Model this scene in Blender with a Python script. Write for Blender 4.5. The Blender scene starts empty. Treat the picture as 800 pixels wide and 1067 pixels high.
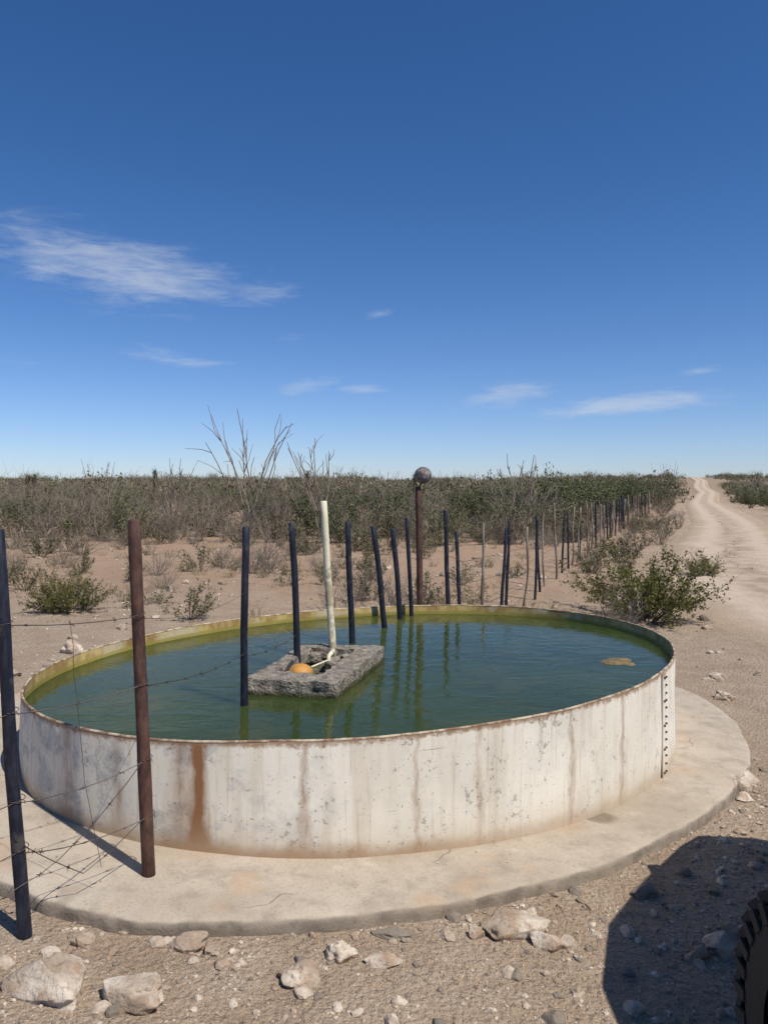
import bpy, bmesh, math, random
from mathutils import Vector, noise, Matrix
random.seed(7)
R=random.Random(11)
scene=bpy.context.scene
col=scene.collection

# ------------------------------------------------------------------ helpers
class Geo:
    def __init__(s): s.v=[];s.f=[];s.m=[]
    def face(s,pts,mi=0):
        b=len(s.v); s.v.extend(pts); s.f.append(tuple(range(b,b+len(pts)))); s.m.append(mi)
    def add(s,vs,fs,mi=0):
        b=len(s.v); s.v.extend(vs)
        for f in fs: s.f.append(tuple(b+i for i in f)); s.m.append(mi)
    def tube(s,pts,rad,n=8,mi=0,caps=True,wob=0.0):
        pts=[Vector(p) for p in pts]; rings=[]
        for i,p in enumerate(pts):
            a=pts[max(0,i-1)]; c=pts[min(len(pts)-1,i+1)]
            d=(c-a).normalized() if (c-a).length>1e-9 else Vector((0,0,1))
            up=Vector((1,0,0)) if abs(d.x)<0.8 else Vector((0,1,0))
            u=d.cross(up).normalized(); w=d.cross(u).normalized()
            r=rad[i] if isinstance(rad,(list,tuple)) else rad
            ring=[]
            for k in range(n):
                t=2*math.pi*k/n
                rr=r*(1+wob*noise.noise(p*9+Vector((math.cos(t),math.sin(t),0))))
                ring.append(tuple(p+u*math.cos(t)*rr+w*math.sin(t)*rr))
            rings.append(ring)
        vs=[q for r_ in rings for q in r_]; fs=[]
        for i in range(len(pts)-1):
            for k in range(n):
                k2=(k+1)%n
                fs.append((i*n+k,i*n+k2,(i+1)*n+k2,(i+1)*n+k))
        if caps:
            fs.append(tuple(range(n-1,-1,-1))); fs.append(tuple((len(pts)-1)*n+k for k in range(n)))
        s.add(vs,fs,mi)
    def box(s,c,size,mi=0,M=None):
        x,y,z=size[0]/2,size[1]/2,size[2]/2
        vs=[]
        for dx in(-x,x):
            for dy in(-y,y):
                for dz in(-z,z):
                    p=Vector((dx,dy,dz))
                    if M: p=M@p
                    vs.append(tuple(p+Vector(c)))
        s.add(vs,[(0,1,3,2),(4,6,7,5),(0,4,5,1),(2,3,7,6),(0,2,6,4),(1,5,7,3)],mi)
    def mesh(s,name,mats,smooth=False):
        me=bpy.data.meshes.new(name); me.from_pydata([tuple(p) for p in s.v],[],s.f)
        for m in mats: me.materials.append(m)
        me.polygons.foreach_set('material_index',s.m)
        if smooth: me.polygons.foreach_set('use_smooth',[True]*len(me.polygons))
        me.update(); return me
    def obj(s,name,mats,smooth=False,parent=None):
        o=bpy.data.objects.new(name,s.mesh(name,mats,smooth)); col.objects.link(o)
        if parent: o.parent=parent
        return o
def empty(name):
    o=bpy.data.objects.new(name,None); col.objects.link(o); return o
def sstep(a,b,x):
    t=max(0,min(1,(x-a)/(b-a))); return t*t*(3-2*t)

class NT:
    def __init__(s,tree): s.t=tree; s.n=tree.nodes; s.l=tree.links
    def node(s,ty,**kw):
        n=s.n.new(ty)
        for k,v in kw.items(): setattr(n,k,v)
        return n
    def put(s,sock,v):
        if isinstance(v,bpy.types.NodeSocket): s.l.new(v,sock)
        elif v is not None:
            if sock.type=='RGBA' and len(v)==3: v=(*v,1)
            sock.default_value=v
    def math(s,op,a,b=None,c=None,clamp=False):
        n=s.node('ShaderNodeMath',operation=op,use_clamp=clamp)
        s.put(n.inputs[0],a)
        if b is not None: s.put(n.inputs[1],b)
        if c is not None: s.put(n.inputs[2],c)
        return n.outputs[0]
    def noise(s,vec,scale,detail=4,rough=0.55,dist=0):
        n=s.node('ShaderNodeTexNoise'); s.put(n.inputs['Vector'],vec)
        n.inputs['Scale'].default_value=scale; n.inputs['Detail'].default_value=detail
        n.inputs['Roughness'].default_value=rough; n.inputs['Distortion'].default_value=dist
        return n.outputs[0]
    def voro(s,vec,scale,out='Distance',feature='F1'):
        n=s.node('ShaderNodeTexVoronoi',feature=feature); s.put(n.inputs['Vector'],vec); n.inputs['Scale'].default_value=scale
        return n.outputs[out]
    def ramp(s,fac,a,b):
        n=s.node('ShaderNodeMapRange',interpolation_type='SMOOTHSTEP'); s.put(n.inputs[0],fac)
        n.inputs[1].default_value=a; n.inputs[2].default_value=b
        return n.outputs[0]
    def mix(s,fac,a,b,blend='MIX'):
        n=s.node('ShaderNodeMix',data_type='RGBA',blend_type=blend)
        s.put(n.inputs[0],fac); s.put(n.inputs[6],a); s.put(n.inputs[7],b); return n.outputs[2]
    def scale(s,vec,sc):
        n=s.node('ShaderNodeMapping'); s.put(n.inputs[0],vec); n.inputs['Scale'].default_value=sc; return n.outputs[0]
    def sep(s,vec):
        n=s.node('ShaderNodeSeparateXYZ'); s.put(n.inputs[0],vec); return n.outputs
    def bump(s,h,strength,dist=0.01):
        n=s.node('ShaderNodeBump'); s.put(n.inputs['Height'],h); n.inputs['Strength'].default_value=strength; n.inputs['Distance'].default_value=dist
        return n.outputs[0]
def newmat(name):
    m=bpy.data.materials.new(name); m.use_nodes=True
    T=NT(m.node_tree); b=m.node_tree.nodes['Principled BSDF']
    T.b=b; T.pos=T.node('ShaderNodeNewGeometry').outputs['Position']
    return m,T
def setb(T,color=None,rough=0.8,normal=None,spec=None,metal=None):
    if color is not None: T.put(T.b.inputs['Base Color'],color)
    if rough is not None: T.put(T.b.inputs['Roughness'],rough)
    if normal is not None: T.put(T.b.inputs['Normal'],normal)
    if spec is not None: T.put(T.b.inputs['Specular IOR Level'],spec)
    if metal is not None: T.put(T.b.inputs['Metallic'],metal)

# ------------------------------------------------------------------ materials
# ground
m_ground,T=newmat('desert_soil')
big=T.noise(T.pos,0.35,3,0.6); med=T.noise(T.pos,3.0,5,0.65); fine=T.noise(T.pos,38,4,0.72); grit=T.noise(T.pos,170,2,0.7)
x_,y_,z_=T.sep(T.pos)
c=T.mix(T.ramp(med,0.3,0.7),(0.355,0.255,0.172),(0.455,0.350,0.250))
red=T.math('MULTIPLY',T.ramp(y_,8,14),T.ramp(T.math('SUBTRACT',T.math('MULTIPLY',y_,0.40),x_),0.0,3.0))
c=T.mix(T.math('MULTIPLY',red,T.math('MULTIPLY_ADD',big,0.8,0.2),clamp=True),c,(0.39,0.235,0.140))
c=T.mix(T.math('MULTIPLY',T.ramp(big,0.45,0.65),0.3),c,(0.48,0.38,0.28))
c=T.mix(T.math('MULTIPLY',T.ramp(fine,0.50,0.72),0.65),c,(0.20,0.145,0.10))
c=T.mix(T.math('MULTIPLY',T.ramp(grit,0.53,0.68),0.65),c,(0.16,0.12,0.09))
c=T.mix(T.math('MULTIPLY',T.ramp(grit,0.43,0.31),0.55),c,(0.64,0.55,0.44))
c=T.mix(T.math('MULTIPLY',T.ramp(y_,60,160),0.6),c,(0.22,0.17,0.11))
vor=T.voro(T.pos,42)
h=T.math('ADD',T.math('MULTIPLY',med,1.2),T.math('ADD',T.math('MULTIPLY',fine,0.75),T.math('ADD',T.math('MULTIPLY',vor,-0.3),T.math('MULTIPLY',grit,0.18))))
setb(T,c,0.95,T.bump(h,1.0,0.038),0.15)
# road
m_road,T=newmat('road_dirt')
uvn=T.node('ShaderNodeUVMap').outputs[0]; u,v,_=T.sep(uvn)
med=T.noise(T.pos,2.5,5,0.65); fine=T.noise(T.pos,30,4,0.7); grit=T.noise(T.pos,170,2,0.7)
c=T.mix(T.ramp(med,0.3,0.7),(0.42,0.32,0.235),(0.53,0.42,0.32))
ctr=T.math('ABSOLUTE',T.math('SUBTRACT',u,0.5))
trk=T.math('ABSOLUTE',T.math('SUBTRACT',T.math('ADD',ctr,T.math('MULTIPLY',T.noise(T.pos,0.6,2),0.06)),0.24))
c=T.mix(T.math('MULTIPLY',T.ramp(trk,0.10,0.03),0.5),c,(0.57,0.46,0.36))
mid=T.math('MULTIPLY',T.ramp(ctr,0.13,0.04),T.ramp(T.noise(T.pos,1.5,4),0.42,0.6))
c=T.mix(T.math('MULTIPLY',mid,0.7),c,(0.29,0.225,0.15))
edge=T.ramp(T.math('ADD',ctr,T.math('MULTIPLY',T.noise(T.pos,0.8,4),0.35)),0.40,0.58)
c=T.mix(edge,c,(0.39,0.295,0.205))
c=T.mix(T.math('MULTIPLY',T.ramp(fine,0.50,0.73),0.5),c,(0.25,0.185,0.135))
c=T.mix(T.math('MULTIPLY',T.ramp(grit,0.54,0.7),0.5),c,(0.20,0.155,0.12))
setb(T,c,0.95,T.bump(T.math('ADD',T.math('MULTIPLY',med,1.4),T.math('MULTIPLY',fine,0.6)),1.0,0.035),0.15)
# stones
m_stone,T=newmat('limestone_rock')
n1=T.noise(T.pos,18,5,0.65); n2=T.noise(T.pos,6,3); n3=T.noise(T.pos,90,3,0.7)
c=T.mix(T.ramp(n2,0.35,0.65),(0.31,0.235,0.17),(0.57,0.49,0.395))
c=T.mix(T.math('MULTIPLY',T.ramp(n1,0.48,0.66),0.75),c,(0.31,0.20,0.125))
c=T.mix(T.math('MULTIPLY',T.ramp(n3,0.52,0.7),0.5),c,(0.15,0.115,0.09))
setb(T,c,0.9,T.bump(T.math('ADD',n1,T.math('MULTIPLY',n3,0.4)),0.9,0.012),0.2)
m_darkstone,T=newmat('grey_rock')
n1=T.noise(T.pos,22,5,0.65)
setb(T,T.mix(n1,(0.11,0.088,0.070),(0.32,0.265,0.205)),0.9,T.bump(n1,0.8,0.01),0.15)
# concrete pad
m_pad,T=newmat('concrete_slab')
n0=T.noise(T.pos,1.2,4,0.6); n1=T.noise(T.pos,7,5,0.65); n2=T.noise(T.pos,80,4,0.7)
c=T.mix(T.ramp(n0,0.3,0.7),(0.35,0.29,0.22),(0.46,0.39,0.305))
c=T.mix(T.math('MULTIPLY',T.ramp(n1,0.46,0.70),0.6),c,(0.265,0.22,0.17))
c=T.mix(T.math('MULTIPLY',T.ramp(n1,0.44,0.25),0.5),c,(0.55,0.48,0.39))
c=T.mix(T.math('MULTIPLY',T.ramp(n2,0.51,0.69),0.45),c,(0.20,0.16,0.12))
c=T.mix(T.math('MULTIPLY',T.ramp(T.noise(T.pos,2.6,4,0.65),0.53,0.66),0.55),c,(0.43,0.30,0.195))
nd=T.node('ShaderNodeTexNoise'); nd.inputs['Scale'].default_value=3.5; T.put(nd.inputs['Vector'],T.pos)
sc=T.node('ShaderNodeVectorMath',operation='SCALE'); T.put(sc.inputs[0],nd.outputs['Color']); sc.inputs['Scale'].default_value=0.35
wv=T.node('ShaderNodeVectorMath',operation='ADD'); T.put(wv.inputs[0],T.pos); T.put(wv.inputs[1],sc.outputs[0])
vd=T.voro(wv.outputs[0],0.9,feature='DISTANCE_TO_EDGE')
crack=T.math('MULTIPLY',T.ramp(vd,0.004,0.0008),T.ramp(T.noise(T.pos,1.7,2),0.50,0.58))
c=T.mix(T.math('MULTIPLY',crack,0.5),c,(0.14,0.11,0.09))
x_,y_,z_=T.sep(T.pos)
ddx=T.math('SUBTRACT',x_,1.13); ddy=T.math('SUBTRACT',y_,4.02)
dd=T.math('SQRT',T.math('ADD',T.math('MULTIPLY',ddx,ddx),T.math('MULTIPLY',T.math('MULTIPLY',ddy,ddy),1.5)))
stn=T.ramp(T.math('ADD',dd,T.math('MULTIPLY',n1,0.16)),0.19,0.14)
c=T.mix(T.math('MULTIPLY',stn,0.7),c,(0.15,0.11,0.075))
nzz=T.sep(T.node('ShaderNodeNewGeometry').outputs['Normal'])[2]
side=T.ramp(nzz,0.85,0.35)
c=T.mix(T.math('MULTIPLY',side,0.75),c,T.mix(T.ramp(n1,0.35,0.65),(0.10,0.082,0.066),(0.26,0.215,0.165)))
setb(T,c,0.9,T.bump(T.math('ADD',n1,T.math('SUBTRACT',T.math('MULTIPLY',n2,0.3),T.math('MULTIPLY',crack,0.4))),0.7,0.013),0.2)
# tank paint outside
m_paint,T=newmat('weathered_white_paint')
x_,y_,z_=T.sep(T.pos)
st=T.noise(T.scale(T.pos,(1,1,0.10)),11,4,0.6); st2=T.noise(T.scale(T.pos,(1,1,0.05)),38,3,0.6)
n1=T.noise(T.pos,4,6,0.75); n2=T.noise(T.pos,28,4,0.75); n3=T.noise(T.scale(T.pos,(1,1,0.35)),1.7,5,0.65)
c=T.mix(T.ramp(n3,0.35,0.65),(0.82,0.775,0.67),(0.72,0.67,0.56))
c=T.mix(T.math('MULTIPLY',T.ramp(st,0.48,0.70),0.42),c,(0.54,0.46,0.34))
c=T.mix(T.math('MULTIPLY',T.ramp(st2,0.55,0.72),0.40),c,(0.42,0.30,0.19))
gx=T.ramp(x_,0.0,-1.2)
c=T.mix(T.math('MULTIPLY',T.ramp(n1,0.45,0.57),T.math('MULTIPLY_ADD',gx,0.65,0.14)),c,(0.38,0.39,0.38))
chip=T.ramp(T.math('MULTIPLY_ADD',n1,0.5,T.math('MULTIPLY',n2,0.6)),0.625,0.66)
c=T.mix(T.math('MULTIPLY',chip,0.6),c,(0.26,0.20,0.155))
scr=T.ramp(T.noise(T.scale(T.pos,(0.6,0.6,2.5)),30,4,0.8),0.63,0.70)
c=T.mix(T.math('MULTIPLY',scr,0.4),c,(0.33,0.28,0.23))
spk=T.ramp(T.noise(T.pos,60,3,0.7),0.63,0.70)
c=T.mix(T.math('MULTIPLY',spk,0.65),c,(0.27,0.125,0.05))
hz=T.math('ADD',z_,T.math('MULTIPLY_ADD',x_,0.06,0.055))
wob=T.math('MULTIPLY',T.math('SUBTRACT',T.noise(T.scale(T.pos,(1,1,0.5)),12,4),0.5),0.09)
wn=T.noise(T.scale(T.pos,(1,1,0.3)),20,4,0.7)
def streak(x0,w,amt,c):
    d=T.math('ABSOLUTE',T.math('ADD',T.math('SUBTRACT',x_,x0),wob))
    wd=T.math('MULTIPLY_ADD',T.math('SUBTRACT',0.5,hz),w*2.0,w)
    s_=T.math('SUBTRACT',1.0,T.math('DIVIDE',d,wd),clamp=True)
    near=T.ramp(y_,5.6,5.2)
    f=T.math('MULTIPLY',T.math('MULTIPLY',s_,near),T.math('MULTIPLY_ADD',wn,1.4,amt-0.7),clamp=True)
    return T.mix(f,c,(0.26,0.125,0.055))
c=streak(-0.815,0.040,1.5,c); c=streak(-0.90,0.05,0.55,c); c=streak(-0.35,0.020,0.5,c); c=streak(0.15,0.014,0.4,c); c=streak(0.45,0.018,0.4,c); c=streak(0.95,0.016,0.5,c); c=streak(1.30,0.020,0.5,c); c=streak(-1.5,0.03,0.5,c); c=streak(-1.2,0.025,0.4,c)
low=T.ramp(T.math('ADD',hz,T.math('MULTIPLY',T.noise(T.pos,5,5,0.7),0.13)),0.150,0.065)
lf=T.math('MULTIPLY',low,T.math('MULTIPLY_ADD',T.ramp(x_,1.2,-0.4),0.55,0.40))
c=T.mix(lf,c,(0.27,0.140,0.065))
low2=T.ramp(T.math('ADD',hz,T.math('MULTIPLY',n1,0.24)),0.32,0.08)
c=T.mix(T.math('MULTIPLY',low2,0.55),c,(0.46,0.345,0.225))
topr=T.ramp(T.math('ADD',z_,T.math('MULTIPLY',n2,0.08)),0.488,0.514)
c=T.mix(T.math('MULTIPLY',topr,0.85),c,(0.27,0.15,0.075))
bigw=T.noise(T.scale(T.pos,(1,1,0.5)),1.6,2)
setb(T,c,0.6,T.bump(T.math('ADD',T.math('MULTIPLY_ADD',n1,0.6,T.math('MULTIPLY',chip,-0.4)),T.math('MULTIPLY',bigw,4)),0.35,0.008),0.3)
# tank inside
m_inner,T=newmat('algae_stained_steel')
n1=T.noise(T.scale(T.pos,(1,1,0.6)),9,5,0.7); n2=T.noise(T.pos,3,4)
z_=T.sep(T.pos)[2]
c=T.mix(T.ramp(n1,0.35,0.65),(0.52,0.39,0.14),(0.30,0.18,0.06))
c=T.mix(T.math('MULTIPLY',T.ramp(n2,0.52,0.65),0.5),c,(0.60,0.54,0.40))
c=T.mix(T.math('MULTIPLY',T.ramp(T.math('ADD',z_,T.math('MULTIPLY',n1,0.04)),0.458,0.432),0.85),c,(0.27,0.23,0.04))
setb(T,c,0.7,T.bump(n1,0.3,0.01))
m_lip,T=newmat('rusty_rim')
n1=T.noise(T.pos,12,5,0.7)
setb(T,T.mix(T.ramp(n1,0.38,0.60),(0.50,0.42,0.29),(0.18,0.095,0.05)),0.7)
# water
m_water,T=newmat('green_water')
n0=T.noise(T.pos,0.7,3); n1=T.noise(T.pos,2.2,4,0.6)
x_,y_,z_=T.sep(T.pos)
c=T.mix(T.ramp(n0,0.35,0.65),(0.030,0.047,0.013),(0.044,0.061,0.016))
lf=T.ramp(T.math('ADD',T.math('MULTIPLY',y_,0.55),T.math('MULTIPLY',x_,-0.35)),2.9,4.2)
c=T.mix(T.math('MULTIPLY',lf,0.65),c,(0.088,0.093,0.020))
c=T.mix(T.math('MULTIPLY',T.ramp(n1,0.50,0.75),0.5),c,(0.078,0.072,0.018))
r1=T.noise(T.scale(T.pos,(1,1.6,1)),5,2,0.5,0.6); r2=T.noise(T.scale(T.pos,(1,2.0,1)),24,2,0.5)
setb(T,c,0.05,T.bump(T.math('ADD',r1,T.math('MULTIPLY',r2,0.12)),0.20,0.02),0.45)
T.b.inputs['IOR'].default_value=1.22
T.b.subsurface_method='BURLEY'
T.b.inputs['Subsurface Weight'].default_value=1.0
T.b.inputs['Subsurface Radius'].default_value=(1.0,1.0,1.0)
T.b.inputs['Subsurface Scale'].default_value=0.35
# posts
m_post,T=newmat('dark_painted_post')
n1=T.noise(T.scale(T.pos,(1,1,0.25)),40,4,0.7); n2=T.noise(T.pos,14,4)
c=T.mix(T.ramp(n1,0.4,0.7),(0.008,0.010,0.020),(0.026,0.028,0.042))
c=T.mix(T.math('MULTIPLY',T.ramp(n2,0.56,0.70),0.6),c,(0.085,0.075,0.065))
setb(T,c,0.55,T.bump(n1,0.5,0.006),0.35)
m_rust,T=newmat('rusty_pipe_steel')
n1=T.noise(T.scale(T.pos,(1,1,0.4)),30,5,0.7); n2=T.noise(T.pos,6,4)
c=T.mix(T.ramp(n1,0.35,0.7),(0.045,0.022,0.018),(0.12,0.058,0.040))
c=T.mix(T.math('MULTIPLY',T.ramp(n2,0.5,0.7),0.4),c,(0.15,0.085,0.055))
setb(T,c,0.7,T.bump(n1,0.4,0.004),0.35)
m_wood,T=newmat('weathered_fence_wood')
n1=T.noise(T.scale(T.pos,(1,1,0.15)),50,4,0.7); n2=T.noise(T.pos,2.0,2)
c=T.mix(n1,(0.07,0.05,0.035),(0.23,0.175,0.13)); c=T.mix(T.ramp(n2,0.45,0.6),c,(0.26,0.23,0.19))
setb(T,c,0.9,T.bump(n1,0.6,0.01),0.1)
m_pvc,T=newmat('dirty_white_pipe')
n1=T.noise(T.scale(T.pos,(1,1,0.3)),25,5,0.7); n2=T.noise(T.pos,9,5,0.7)
c=T.mix(T.ramp(n1,0.48,0.7),(0.70,0.64,0.46),(0.46,0.37,0.22)); c=T.mix(T.math('MULTIPLY',T.ramp(n2,0.50,0.60),0.75),c,(0.30,0.23,0.13))
setb(T,c,0.65,T.bump(n2,0.5,0.006))
m_wire,T=newmat('rusty_wire')
setb(T,T.mix(T.noise(T.pos,20,3),(0.035,0.022,0.017),(0.085,0.055,0.04)),0.6)
m_block,T=newmat('rough_concrete')
n1=T.noise(T.pos,16,5,0.7); n2=T.noise(T.pos,110,3,0.7); n3=T.voro(T.pos,55); z_=T.sep(T.pos)[2]
c=T.mix(T.ramp(n1,0.35,0.65),(0.20,0.17,0.135),(0.41,0.36,0.29)); c=T.mix(T.math('MULTIPLY',T.ramp(n2,0.5,0.7),0.6),c,(0.10,0.088,0.073))
c=T.mix(T.math('MULTIPLY',T.ramp(z_,0.435,0.408),0.85),c,(0.07,0.07,0.028))
setb(T,c,0.95,T.bump(T.math('ADD',n1,T.math('ADD',n2,T.math('MULTIPLY',n3,-0.8))),0.9,0.018),0.1)
m_orange,T=newmat('orange_float_plastic')
n1=T.noise(T.pos,30,5,0.7)
setb(T,T.mix(T.ramp(n1,0.42,0.7),(0.50,0.235,0.040),(0.27,0.15,0.055)),0.6)
m_ball,T=newmat('old_leather_ball')
n1=T.noise(T.pos,25,5,0.7)
setb(T,T.mix(T.ramp(n1,0.4,0.65),(0.07,0.06,0.06),(0.24,0.21,0.2)),0.8,T.bump(n1,0.6,0.01))
m_brown,T=newmat('tan_algae')
n1=T.noise(T.pos,30,5,0.7)
setb(T,T.mix(T.ramp(n1,0.4,0.65),(0.22,0.150,0.065),(0.09,0.07,0.03)),0.75,T.bump(n1,0.8,0.01))
m_tyre,T=newmat('tyre_rubber')
n1=T.noise(T.pos,30,5,0.7)
setb(T,T.mix(n1,(0.012,0.012,0.012),(0.036,0.034,0.032)),0.85)
m_body,T=newmat('dusty_car_paint')
n1=T.noise(T.pos,4,5,0.7); setb(T,T.mix(n1,(0.05,0.055,0.06),(0.16,0.14,0.12)),0.45)
m_glass,T=newmat('car_glass'); setb(T,(0.02,0.025,0.03),0.08)
m_steel,T=newmat('wheel_steel'); setb(T,(0.12,0.12,0.12),0.6,metal=0.5)
m_light,T=newmat('lamp_lens'); setb(T,(0.6,0.6,0.58),0.15)

def leafmat(name,a,b,tr=0.0):
    m,T=newmat(name); rnd=T.node('ShaderNodeObjectInfo').outputs['Random']
    n=T.noise(T.pos,2.5,1,0.6)
    f=T.math('ADD',T.math('MULTIPLY',n,0.8),T.math('MULTIPLY',rnd,0.45))
    c=T.mix(T.ramp(f,0.3,0.95),a,b)
    setb(T,c,0.65,spec=0.2)
    if tr>0:
        tl=T.node('ShaderNodeBsdfTranslucent'); T.put(tl.inputs[0],c)
        ms=T.node('ShaderNodeMixShader'); ms.inputs[0].default_value=tr
        T.l.new(T.b.outputs[0],ms.inputs[1]); T.l.new(tl.outputs[0],ms.inputs[2])
        out=[n for n in T.n if n.type=='OUTPUT_MATERIAL'][0]; T.l.new(ms.outputs[0],out.inputs[0])
    return m
m_leafg=leafmat('creosote_leaf',(0.120,0.122,0.032),(0.215,0.195,0.062),0.25)
m_leafo=leafmat('olive_leaf',(0.096,0.094,0.044),(0.180,0.162,0.090))
m_leafd=leafmat('mesquite_leaf',(0.072,0.090,0.036),(0.135,0.150,0.062))
m_leafgrey=leafmat('dry_leaf',(0.15,0.12,0.08),(0.26,0.21,0.15))
m_grass=leafmat('dry_grass',(0.26,0.20,0.11),(0.42,0.33,0.20))
m_twig,T=newmat('grey_twig')
setb(T,T.mix(T.noise(T.pos,8,1),(0.13,0.102,0.076),(0.28,0.23,0.18)),0.9)
m_twigd,T=newmat('dark_twig')
setb(T,T.mix(T.noise(T.pos,8,1),(0.07,0.052,0.038),(0.16,0.122,0.087)),0.9)

# ------------------------------------------------------------------ terrain
def road_c(y): return 0.41*y+0.9+4.0*(1-sstep(0,16,y))-3.5*sstep(150,420,y)+0.5*math.sin(y*0.055)*sstep(15,40,y)
def g(x,y):
    r=math.hypot(x,y-4.5); fade=1-sstep(5,15,r)
    z=-0.115-0.06*max(-3,min(3.2,x))*fade
    k=1+0.35*sstep(0.1,0.45,x/max(y,1.0))
    z+=5.0*k*sstep(70,420,y)
    z+=0.6*noise.noise(Vector((x*0.02,y*0.02,0)))*sstep(40,120,y)
    a=sstep(3.2,6,math.hypot(x-0.1,(y-5.2)))
    near=1-sstep(40,90,y)
    offroad=sstep(1.6,3.0,abs(x-road_c(y)))
    z+=(0.05*noise.noise(Vector((x*0.6,y*0.6,3)))+0.02*noise.noise(Vector((x*2.1,y*2.1,7))))*a*near*(0.25+0.75*offroad)
    return z
def axis(c0,lo,hi,n,s):
    a=math.asinh((lo-c0)/s); b=math.asinh((hi-c0)/s)
    return [c0+s*math.sinh(a+(b-a)*i/n) for i in range(n+1)]
xs=axis(0,-2500,2500,300,2.2); ys=axis(4,-60,4000,330,2.5)
G=Geo(); nx=len(xs)
for y in ys:
    for x in xs: G.v.append((x,y,g(x,y)))
for j in range(len(ys)-1):
    for i in range(nx-1):
        a=j*nx+i; G.f.append((a,a+1,a+nx+1,a+nx)); G.m.append(0)
G.obj('ground',[m_ground],True)

# road strip
ry=[]; y=-12
while y<450: ry.append(y); y+=0.35+max(0,y)*0.02
V=[];F=[];UV=[]; NS=14
for y in ry:
    c0=road_c(y); wl=1.95+0.35*noise.noise(Vector((y*0.5,0,0)))+0.002*y; wr=1.95+0.35*noise.noise(Vector((y*0.5,9,0)))+0.002*y
    for i in range(NS+1):
        t=i/NS; x=c0-wl+(wl+wr)*t
        lift=0.010+0.0008*max(0,y)
        if i in(0,NS): lift=-0.06-0.001*max(0,y)
        V.append((x,y,g(x,y)+lift)); UV.append((t,y))
for j in range(len(ry)-1):
    for i in range(NS):
        a=j*(NS+1)+i; F.append((a,a+1,a+NS+2,a+NS+1))
me=bpy.data.meshes.new('dirt_road'); me.from_pydata(V,[],F); ul=me.uv_layers.new()
for p in me.polygons:
    p.use_smooth=True
    for li in p.loop_indices: ul.data[li].uv=UV[me.loops[li].vertex_index]
me.materials.append(m_road); o=bpy.data.objects.new('dirt_road',me); col.objects.link(o)

# distant hills
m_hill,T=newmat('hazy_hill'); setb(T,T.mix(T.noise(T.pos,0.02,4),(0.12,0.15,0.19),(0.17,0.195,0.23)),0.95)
G=Geo(); 
def hill(cx,cy,w,h):
    n=60; b=len(G.v)
    for j in range(9):
        for i in range(n+1):
            t=i/n*2-1; prof=max(0,1-t*t)**1.4*(1+0.3*noise.noise(Vector((t*4,cx*0.01,0)))+0.12*noise.noise(Vector((t*14,cx*0.01,2))))
            s=1-((j-4)/4)**2
            G.v.append((cx+t*w,cy+(j-4)*w*0.2,-8+(h+8)*prof*s))
    for j in range(8):
        for i in range(n):
            a=b+j*(n+1)+i; G.f.append((a,a+1,a+n+2,a+n+1)); G.m.append(0)
hill(1280,3000,330,45); hill(1500,3200,360,44); hill(950,3500,350,42)
G.obj('distant_hills',[m_hill],True)

# ------------------------------------------------------------------ concrete pad
pad_pts=[(-1.43,3.02),(-1.08,2.89),(-.80,2.86),(-.365,2.93),(.193,3.09),(.662,3.32),(1.19,3.67),(1.806,4.26),(2.32,4.93),(2.58,5.5),(2.75,6.15),(2.70,6.93),(2.2,7.6),(1.2,7.95),(0.2,8.0),(-.9,7.75),(-1.9,7.05),(-2.5,6.1),(-2.75,5.1),(-2.6,4.25),(-2.2,3.6),(-1.8,3.22)]
def catmull(P,n=22):
    out=[];m=len(P)
    for i in range(m):
        p0,p1,p2,p3=[Vector((*P[(i+k)%m],0)) for k in(-1,0,1,2)]
        for j in range(n):
            t=j/n
            q=0.5*((2*p1)+(-p0+p2)*t+(2*p0-5*p1+4*p2-p3)*t*t+(-p0+3*p1-3*p2+p3)*t**3)
            out.append((q.x,q.y))
    return out
pad=catmull(pad_pts)
def padz(x): return -0.055-0.06*x
def in_poly(x,y,P):
    ins=False; j=len(P)-1
    for i in range(len(P)):
        xi,yi=P[i]; xj,yj=P[j]
        if (yi>y)!=(yj>y) and x<(xj-xi)*(y-yi)/(yj-yi)+xi: ins=not ins
        j=i
    return ins
cx,cy=0.0,5.35
G=Geo(); n=len(pad)
def ring(scale_off,dz,jit):
    r=[]
    for i,(x,y) in enumerate(pad):
        d=Vector((x-cx,y-cy)); L=d.length; d/=L
        o=scale_off+0.018*noise.noise(Vector((x*2.5,y*2.5,0)))+jit*(noise.noise(Vector((x*9,y*9,dz*12)))+0.6*noise.noise(Vector((x*24,y*24,dz*25))))
        X=cx+d.x*(L+o); Y=cy+d.y*(L+o); r.append((X,Y,padz(X)+dz+jit*0.4*noise.noise(Vector((x*12,y*12,5)))))
    return r
R_=[ring(0.015,-0.30,0.008),ring(0.014,-0.085,0.012),ring(0.012,-0.055,0.012),ring(0.010,-0.030,0.012),ring(0.006,-0.012,0.010),ring(-0.004,-0.003,0.008),ring(-0.020,0.0,0.005),ring(-0.12,0.001,0.0)]
for r in R_: G.v.extend(r)
nr=len(R_)
for k in range(nr-1):
    for i in range(n):
        j=(i+1)%n; G.f.append((k*n+i,k*n+j,(k+1)*n+j,(k+1)*n+i)); G.m.append(0)
G.f.append(tuple((nr-1)*n+i for i in range(n))); G.m.append(0)
o=G.obj('concrete_pad',[m_pad],True)

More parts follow.
